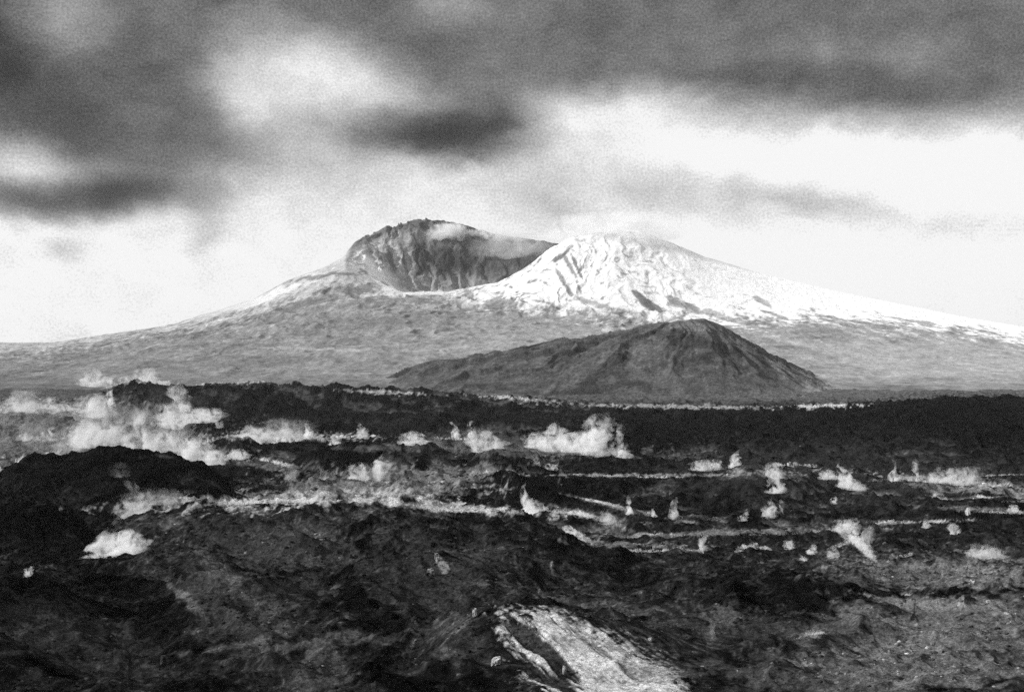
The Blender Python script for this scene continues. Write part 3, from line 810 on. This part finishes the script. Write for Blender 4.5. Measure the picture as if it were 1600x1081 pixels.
def bank(pts, h, dens, label, group='low steam banks along the ground', D=None, dmin=270.0, depth=1.6, name='steam_bank', cat='steam bank', mat=None):
    P = []
    for (px, py) in pts:
        if D is None: d, z = ground_hit(px, py, dmin)
        else: d, z = D, z_of(py, D)
        P.append([(px - 800) * d / F, d, z])
    P = np.array(P)
    # keep the depth smooth so the bank does not jump between far and near ground
    if len(P) > 2:
        med = np.median(P[:, 1])
        for i, (px, py) in enumerate(pts):
            if abs(P[i, 1] - med) > 0.14 * med:
                d = med * (1 + 0.14 * np.sign(P[i, 1] - med))
                P[i] = [(px - 800) * d / F, d, z_of(py, d)]
    mid = P[len(P) // 2].copy()
    s = mid[1] / F
    H = h * s * (1.2 if h > 7 else 1.0)
    seg = np.concatenate([[0], np.cumsum(np.linalg.norm(np.diff(P, axis=0), axis=1))])
    n = max(14, int(seg[-1] / H * 1.5)); n = min(n, 60)
    tt = np.linspace(0, seg[-1], n)
    C = np.stack([np.interp(tt, seg, P[:, k]) for k in range(3)], 1)
    seed = int(pts[0][0] * 5 + pts[0][1])
    rnd = random.Random(seed)
    a1, a2, a3 = rnd.uniform(0, 6), rnd.uniform(0, 6), rnd.uniform(0, 6)
    rings = []
    for i in range(n):
        t = i / (n - 1)
        taper = min(1, math.sqrt(max(0, min(t, 1 - t)) * 7) + 0.05)
        k = tt[i] / H
        hh = (0.62 + 0.30 * math.sin(1.1 * k + a1) + 0.22 * math.sin(2.7 * k + a2)) * taper
        hh = max(hh, 0.12)
        c = (C[i] - mid) / H
        dirv = C[min(i + 1, n - 1)] - C[max(i - 1, 0)]
        dirv[2] = 0; dirv = dirv / (np.linalg.norm(dirv) + 1e-6)
        side = (-dirv[1], dirv[0], 0)
        dp = depth * 0.5 * (0.8 + 0.3 * math.sin(0.9 * k + a3)) * taper
        rings.append(((c[0], c[1], c[2] + hh * 0.38), (side[0] * dp, side[1] * dp, 0), (0, 0, hh * 0.62)))
    me = tube_mesh(name, rings, seed, 0.16)
    o = bpy.data.objects.new(name, me); COL.objects.link(o)
    o.location = tuple(mid)
    o.scale = (H, H, H)
    me.materials.append(mat or BANK_M)
    k = dens * 4.5 / max(H, 0.8)
    o.color = (k, k, k, 1)
    tagthing(o, label, cat, group)
    return o


PLUMES = [
    # px, py(base), w, h, lean, shape, density, label
    (150, 602, 46, 26, -14, 'mound', .8, 'leaning wisp of steam at the left end of the bank behind the far left ridge', 3650),
    (232, 602, 52, 30, -4, 'cone', 1.2, 'peaked white puff standing on the crest of the far left ridge', 3550),
    (33, 640, 60, 34, -4, 'mound', .5, 'hazy thin mound of steam at the far left edge below the mountain foot', 2900),
    (148, 650, 46, 34, -6, 'puff', 1.0, 'rounded puff left of the thin column on the pale left flats', 2700),
    (173, 634, 12, 34, -2, 'column', .9, 'thin upright column of steam beside the far left ridge', 2950),
    (289, 642, 34, 44, -16, 'column', .8, 'crooked wisp climbing through the notch in the far left ridge', 3050),
    (277, 668, 50, 40, -6, 'puff', 1.2, 'ragged bright puff low on the right slope of the far left ridge', None),
    (316, 662, 44, 22, 8, 'puff', 1.1, 'small bright puff right of the ragged one below the far left ridge', None),
    (340, 668, 16, 24, 2, 'cone', 1.2, 'small pointed puff just above the dark knoll left of centre', None),
    (150, 694, 90, 54, 10, 'mound', 1.1, 'broad bright mound of steam between the two small dark knolls', 2350),
    (205, 702, 50, 60, 6, 'column', .8, 'tall ragged column right of the smaller dark knoll', 2250),
    (243, 708, 46, 66, -6, 'column', .8, 'tallest ragged column rising behind the big dark hummock', 2150),
    (276, 716, 44, 56, 4, 'column', .9, 'ragged column behind the right shoulder of the big dark hummock', 2100),
    (308, 722, 46, 40, -8, 'puff', 1.2, 'bright billow on the right shoulder of the big dark hummock', 2050),
    (338, 728, 34, 26, -10, 'puff', 1.3, 'last bright billow down the right shoulder of the big dark hummock', 1980),
    (372, 716, 42, 16, -2, 'mound', 1.3, 'small peaked white cap on a dark knob right of the big hummock', 2000),
    (392, 690, 56, 26, -4, 'mound', 1.3, 'bright swell in the middle of the white streak left of centre', 2350),
    (440, 684, 66, 30, 6, 'puff', .4, 'faint swirling haze above the white streak left of centre', 2450),
    (483, 684, 18, 24, -2, 'cone', 1.3, 'small sharp plume at the right end of the white streak', 2380),
    (524, 694, 20, 22, -4, 'cone', 1.2, 'small plume dropping into a gully between two dark lava masses', 2350),
    (566, 680, 22, 20, -4, 'cone', 1.1, 'tiny pointed plume above the long dark lava mass', 2450),
    (650, 694, 46, 20, -8, 'mound', 1.5, 'bright white low puff left of the twin small plumes', 2300),
    (712, 682, 15, 26, 0, 'column', 1.2, 'left one of the twin small plumes above the central streak', 2350),
    (736, 682, 15, 24, -2, 'column', 1.3, 'right one of the twin small plumes above the central streak', 2330),
    (758, 704, 44, 34, -6, 'puff', 1.0, 'streaky puff just above the pointed dark knob in the centre', 2150),
    (838, 698, 40, 24, 8, 'puff', 1.0, 'left end puff of the largest bright cluster', 2150),
    (872, 702, 56, 42, 0, 'cone', 1.6, 'high bright peak in the left half of the largest cluster', 2130),
    (905, 704, 50, 30, 4, 'puff', 1.4, 'middle billow of the largest bright cluster', 2110),
    (932, 710, 40, 40, -2, 'puff', 1.7, 'dense white billow in the right half of the largest cluster', 2080),
    (936, 680, 42, 34, 4, 'puff', .5, 'thin greyish ring of steam on top of the largest cluster', 2100),
    (965, 710, 34, 46, -8, 'column', 1.6, 'rightmost upright billow of the largest cluster', 2070),
    (978, 714, 26, 22, -12, 'mound', 1.4, 'sloping tail at the right foot of the largest cluster', 2050),
    (455, 768, 28, 34, -4, 'column', .6, 'pale wisp at the left of the broad steaming basin', 1750),
    (500, 768, 36, 38, 2, 'cone', .8, 'double wisp in the middle of the broad steaming basin', 1700),
    (560, 752, 30, 28, -2, 'puff', 1.0, 'small puff just left of the brightest plume in the basin', 1750),
    (592, 756, 36, 46, -2, 'column', 1.5, 'brightest upright plume in the broad steaming basin', 1720),
    (213, 806, 50, 54, -8, 'cone', .55, 'thin grey smoky column above the brightest near left puff', 1150),
    (188, 744, 30, 22, -6, 'puff', .05, 'faint smudge of steam against the big dark hummock', 1250),
    (253, 786, 70, 22, -20, 'puff', .25, 'faint spreading haze right of the smoky column', 1200),
    (160, 877, 50, 66, 4, 'cone', 1.3, 'tall left half of the brightest near puff in the hollow', 800),
    (196, 862, 66, 34, 8, 'mound', 2.2, 'dense right half of the brightest near puff in the hollow', 790),
    (142, 880, 44, 16, 10, 'mound', 2.0, 'low trailing foot of the brightest near puff in the hollow', 770),
    (56, 888, 40, 15, -6, 'mound', 1.2, 'small low puff in the notch at the near left edge', 790),
    (43, 902, 12, 16, 4, 'puff', 1.0, 'tiny puff below the notch at the near left edge', None),
    (832, 812, 50, 30, 0, 'mound', 2.0, 'wide bright foot of the plume in the middle of the photo', 1230),
    (828, 808, 26, 52, -2, 'cone', 1.5, 'tall tapering plume in the middle of the photo', 1235),
    (952, 818, 34, 20, -10, 'mound', .9, 'ragged slanting puff right of the middle plume', None),
    (985, 806, 14, 30, -2, 'cone', .9, 'thin flickering plume right of the ragged slanting puff', None),
    (1022, 808, 10, 14, -2, 'cone', 1.2, 'tiny bright flick between two thin plumes', None),
    (1056, 812, 20, 34, -6, 'cone', .8, 'thin flickering plume left of the dark rounded hill', None),
    (1098, 734, 34, 16, 4, 'puff', .9, 'speckled low puff left of the pointed one on the skyline streak', 1600),
    (1120, 733, 18, 16, 0, 'puff', .9, 'little clump of steam between the speckled and the pointed puff', 1600),
    (1152, 730, 26, 26, -4, 'cone', 1.4, 'pointed bright puff at the left shoulder of the dark rounded hill', 1590),
    (1213, 746, 26, 24, -6, 'puff', 1.0, 'rounded head of steam above the forked plume on the dark hill', 1380),
    (1214, 768, 34, 30, -2, 'cone', 1.3, 'forked plume on the right face of the dark rounded hill', 1360),
    (1201, 808, 28, 30, 4, 'mound', .9, 'ragged triangular puff low on the dark rounded hill', None),
    (1222, 802, 14, 28, 0, 'column', .5, 'faint thin wisp right of the ragged triangular puff', None),
    (1158, 814, 18, 18, 12, 'cone', 1.1, 'small slanting flick at the foot of the dark rounded hill', None),
    (1296, 748, 34, 16, -2, 'mound', 1.5, 'bright low puff left of the spiky plume at right', 1560),
    (1320, 758, 28, 40, -6, 'cone', 1.5, 'spiky plume right of the dark rounded hill', 1540),
    (1338, 764, 40, 18, -14, 'mound', 1.2, 'sloping skirt at the right foot of the spiky plume', 1520),
    (1303, 788, 10, 11, -2, 'puff', 1.8, 'tiny round bright dot of steam below the spiky plume', None),
    (1395, 750, 16, 32, -4, 'column', 1.4, 'upright plume at the left end of the long right bank', 1640),
    (1434, 750, 15, 30, 0, 'column', 1.1, 'second upright plume from the left on the long right bank', 1640),
    (1466, 752, 34, 24, -4, 'cone', 1.0, 'ragged plume in the middle of the long right bank', 1630),
    (1500, 755, 44, 26, 6, 'puff', .8, 'hazy billow over the right half of the long right bank', 1620),
    (1513, 806, 9, 20, -2, 'column', 1.3, 'small bright stub below the tangled wisps at right', None),
    (1586, 800, 22, 12, -8, 'mound', 1.2, 'small bright puff near the right edge', None),
    (1447, 826, 14, 20, 2, 'cone', .9, 'small plume at the right end of the thin bright line', None),
    (1492, 834, 16, 18, 0, 'puff', .8, 'small grey puff right of the thin bright line', None),
    (1323, 832, 34, 24, 2, 'puff', 1.4, 'hooked bright puff above the slanting trail at right', None),
    (1356, 858, 20, 38, 4, 'column', .5, 'faint curling wisp beside the slanting trail', None),
    (1545, 870, 58, 20, -8, 'mound', .9, 'soft bright puff on the dark slope near the right edge', None),
    (1098, 864, 14, 28, -2, 'column', 1.1, 'small upright plume below the double streak', None),
    (1232, 858, 16, 14, 0, 'puff', 1.0, 'first little puff of the dotted row right of centre', None),
    (1268, 866, 18, 15, 4, 'mound', 1.1, 'second little puff of the dotted row right of centre', None),
    (1300, 872, 24, 18, 8, 'mound', .9, 'third and widest little puff of the dotted row right of centre', None),
    (1256, 876, 14, 8, -6, 'mound', 1.2, 'tiny slanting flick under the dotted row of puffs', None),
    (1114, 1000, 16, 46, 4, 'column', .10, 'faint narrow wisp on the dark near slope right of the pale slide', None),
    (1266, 994, 34, 12, 10, 'mound', .4, 'small puff on the near dark slope below the long dark ridge', None),
    (1450, 948, 34, 10, -4, 'mound', .2, 'low grey puff at the left edge of the near ash field', None),
    (1503, 948, 14, 16, -2, 'cone', .8, 'small pointed puff under the near right dark ridge', None),
    (948, 518, 18, 11, 0, 'puff', .9, 'tiny white puff on the skyline left of the dark hill', 5900),
]
for p in PLUMES:
    plume(*p[:8], D=p[8])

BANKS = [
    ([(128, 600), (170, 602), (215, 603), (255, 603), (298, 604)], 14, 1.3, 'white steam bank lying behind the crest of the far left ridge', 3600),
    ([(300, 602), (345, 600), (395, 600)], 4, 1.2, 'thin white line of steam along the far skyline of the lava field', 3900),
    ([(-30, 645), (30, 642), (80, 640), (140, 642)], 20, .6, 'soft pale bank at the far left edge', 2850),
    ([(20, 688), (70, 685), (120, 682)], 16, .5, 'pale bank in front of the larger small dark knoll', 2450),
    ([(100, 704), (160, 698), (220, 704), (290, 716)], 24, 1.0, 'broad ragged bank right behind the big dark hummock', 2250),
    ([(-30, 738), (20, 732), (60, 722), (112, 708)], 20, 1.2, 'bright bank behind the left shoulder of the big dark hummock', 1850),
    ([(265, 692), (320, 692), (400, 692), (450, 690), (496, 686)], 11, 1.5, 'long bright streak of steam left of centre', 2400),
    ([(395, 716), (430, 724), (460, 732)], 7, .8, 'thin slanting line of steam below the long bright streak', None),
    ([(500, 676), (530, 684), (560, 682), (600, 682)], 5, 1.1, 'thin line of steam over the long dark lava mass', 2400),
    ([(265, 794), (330, 790), (400, 786), (470, 784), (545, 788)], 8, 1.3, 'bright low bank along the back of the near left rise', None),
    ([(380, 772), (440, 768), (520, 766), (600, 762), (650, 756)], 13, .55, 'wide misty bank filling the steaming basin', 1700),
    ([(600, 778), (650, 792), (700, 800), (760, 800), (815, 798)], 6, 1.1, 'long thin bank leading to the middle plume', None),
    ([(560, 762), (640, 756), (700, 754)], 8, .7, 'thin misty line along the foot of the central lava mass', 1680),
    ([(668, 686), (720, 686), (770, 692)], 6, 1.3, 'low streak under the twin small plumes', 2320),
    ([(738, 722), (752, 714), (775, 700)], 8, 1.1, 'slanting white edge beside the pointed dark knob', 2000),
    ([(815, 698), (880, 704), (940, 710), (985, 716)], 12, 1.4, 'low bright foot of the largest cluster', 2100),
    ([(690, 756), (730, 746), (770, 738), (815, 736)], 8, 1.4, 'bright sloping line on the crest of the central lava mass', 1700),
    ([(825, 718), (845, 728), (880, 738)], 9, .6, 'speckled wisps right of the pointed dark knob', 1800),
    ([(903, 744), (960, 744), (1020, 746), (1078, 746)], 4, 1.6, 'thin straight bright line right of centre', 1650),
    ([(850, 802), (900, 806), (940, 812)], 7, 1.1, 'ragged line trailing right from the middle plume', None),
    ([(888, 776), (930, 784), (975, 796), (1020, 804)], 6, 1.0, 'upper slanting line right of the middle plume', None),
    ([(880, 826), (915, 846), (940, 858)], 10, .8, 'ragged slanting bank below the middle plume', None),
    ([(930, 858), (1000, 862), (1070, 862)], 6, .8, 'lower pale streak below the double streak', None),
    ([(1000, 836), (1060, 838), (1130, 840)], 5, 1.2, 'left half of the double streak right of centre', None),
    ([(1120, 836), (1180, 838), (1250, 836), (1310, 828)], 5, .7, 'right half of the double streak right of centre', None),
    ([(1208, 728), (1240, 726), (1280, 730)], 6, 1.4, 'small flat bank behind the dark rounded hill', 1620),
    ([(1350, 750), (1420, 751), (1480, 755), (1540, 764), (1620, 772)], 10, 1.7, 'long bright bank at right sloping to the frame edge', 1640),
    ([(1440, 766), (1470, 782), (1500, 796)], 12, .7, 'tangled wisps falling below the long right bank', 1480),
    ([(1525, 776), (1560, 784), (1620, 786)], 6, .9, 'thin line of steam under the long right bank at the edge', None),
    ([(1530, 744), (1570, 742), (1620, 741)], 3, 1.3, 'thin pale line high at the right edge', 1750),
    ([(1515, 800), (1560, 802), (1620, 804)], 4, .9, 'thin level line right of the small bright stub', None),
    ([(1365, 822), (1385, 816), (1438, 816)], 5, 1.5, 'thin bright line right of the hooked puff', None),
    ([(1328, 836), (1345, 856), (1360, 868), (1384, 884)], 12, 1.5, 'slanting bright trail running down from the hooked puff', None),
    ([(1148, 864), (1165, 856), (1208, 860)], 9, 1.1, 'crooked bright line left of the dotted row of puffs', None),
    ([(1225, 1002), (1250, 998), (1290, 988)], 5, .9, 'thin slanting line on the near slope below the long dark ridge', None),
    ([(790, 628), (815, 626), (850, 631)], 5, 1.4, 'white streak behind two little dark peaks on the lava skyline', 3950),
    ([(560, 616), (600, 614), (640, 616)], 4, .9, 'faint white streak on the far lava skyline left of centre', None),
]
BANKS += [
    ([(-40, 720), (40, 705), (130, 696), (220, 700), (330, 722)], 50, .15, 'wide thin veil of steam drifting behind the big dark hummock', 2120),
    ([(-40, 668), (60, 655), (160, 655), (280, 660)], 44, .17, 'wide thin veil of steam hanging over the pale left flats', 2900),
    ([(640, 700), (760, 700), (880, 706), (985, 712)], 34, .12, 'thin veil of steam trailing left from the largest cluster', 2180),
    ([(390, 774), (480, 768), (580, 762), (640, 756)], 34, .15, 'thin veil of steam over the whole steaming basin', 1760),
    ([(1380, 760), (1460, 764), (1540, 772), (1640, 780)], 30, .14, 'thin veil of steam over the long right bank', 1560),
    ([(960, 850), (1030, 856), (1100, 862)], 6, .5, 'broken pale wisps between the double streak and the lower one', None),
    ([(1380, 880), (1400, 872), (1430, 866)], 7, .5, 'faint wisp right of the slanting bright trail', None),
    ([(1290, 860), (1330, 850), (1350, 842)], 7, .7, 'crooked wisp rising left of the slanting bright trail', None),
]
for pts, h, dn, lb, D in BANKS:
    bank(pts, h, dn, lb, D=D)

# steam inside the crater and the cloud hanging on the peak
CLOUD_M = steam_mat('mountain_cloud_material', 1.6, 0.36, 0.70, 1.7, 1.2, 0.9)
def cloud(px, py, w, h, D, dens, label, name='cloud', cat='cloud', group=None):
    s = D / F; W = w * s; H = h * s
    n = 22; rings = []
    rnd = random.Random(int(px + w)); a1 = rnd.uniform(0, 6)
    for i in range(n):
        t = i / (n - 1) * 2 - 1
        r = math.sqrt(max(1 - t * t, 0.0009))
        rings.append(((t * W / H * 0.5, 0, 0.1 * math.sin(3 * t + a1)), (0, r * 0.5 * min(W / H, 2.5), 0), (0, 0, r * 0.5)))
    me = tube_mesh(name, rings, int(px), 0.2)
    o = bpy.data.objects.new(name, me); COL.objects.link(o)
    o.location = ((px - 800) * s, D, z_of(py, D)); o.scale = (H, H, H)
    me.materials.append(CLOUD_M)
    k = dens * 4 / H; o.color = (k, k, k, 1)
    tagthing(o, label, cat, group)
cloud(700, 366, 80, 34, 10050, 1.2, 'white steam drifting across the top of the dark crater wall', 'crater_steam', 'steam cloud')
cloud(770, 368, 150, 22, 10150, .6, 'thin grey steam along the right rim of the dark crater wall', 'crater_steam', 'steam cloud')
cloud(800, 384, 150, 46, 9900, .22, 'faint grey steam filling the right half of the crater', 'crater_steam', 'steam cloud')
cloud(960, 356, 260, 50, 8500, .40, 'white cloud wrapped around the snowy right hand peak')

# ------------------------------------------------------------------ haze
hz = bpy.data.materials.new('haze_material'); hz.use_nodes = True
g = NT(hz.node_tree)
out = g.n('ShaderNodeOutputMaterial'); v = g.n('ShaderNodeVolumePrincipled')
v.inputs['Color'].default_value = (0.95, 0.95, 0.95, 1); v.inputs['Density'].default_value = 7.0e-6
v.inputs['Anisotropy'].default_value = 0.3
g.link(v.outputs[0], out.inputs['Volume'])
x1, y0_, y1, zlo, zhi = 26000, -400, 17000, -800, 1250
vv = [(x, y, z) for z in (zlo, zhi) for y in (y0_, y1) for x in (-x1, x1)]
me = bpy.data.meshes.new('haze')
me.from_pydata(vv, [], [(0, 2, 3, 1), (4, 5, 7, 6), (0, 1, 5, 4), (2, 6, 7, 3), (0, 4, 6, 2), (1, 3, 7, 5)])
me.materials.append(hz)
haze = bpy.data.objects.new('haze', me); COL.objects.link(haze)
haze['kind'] = 'stuff'
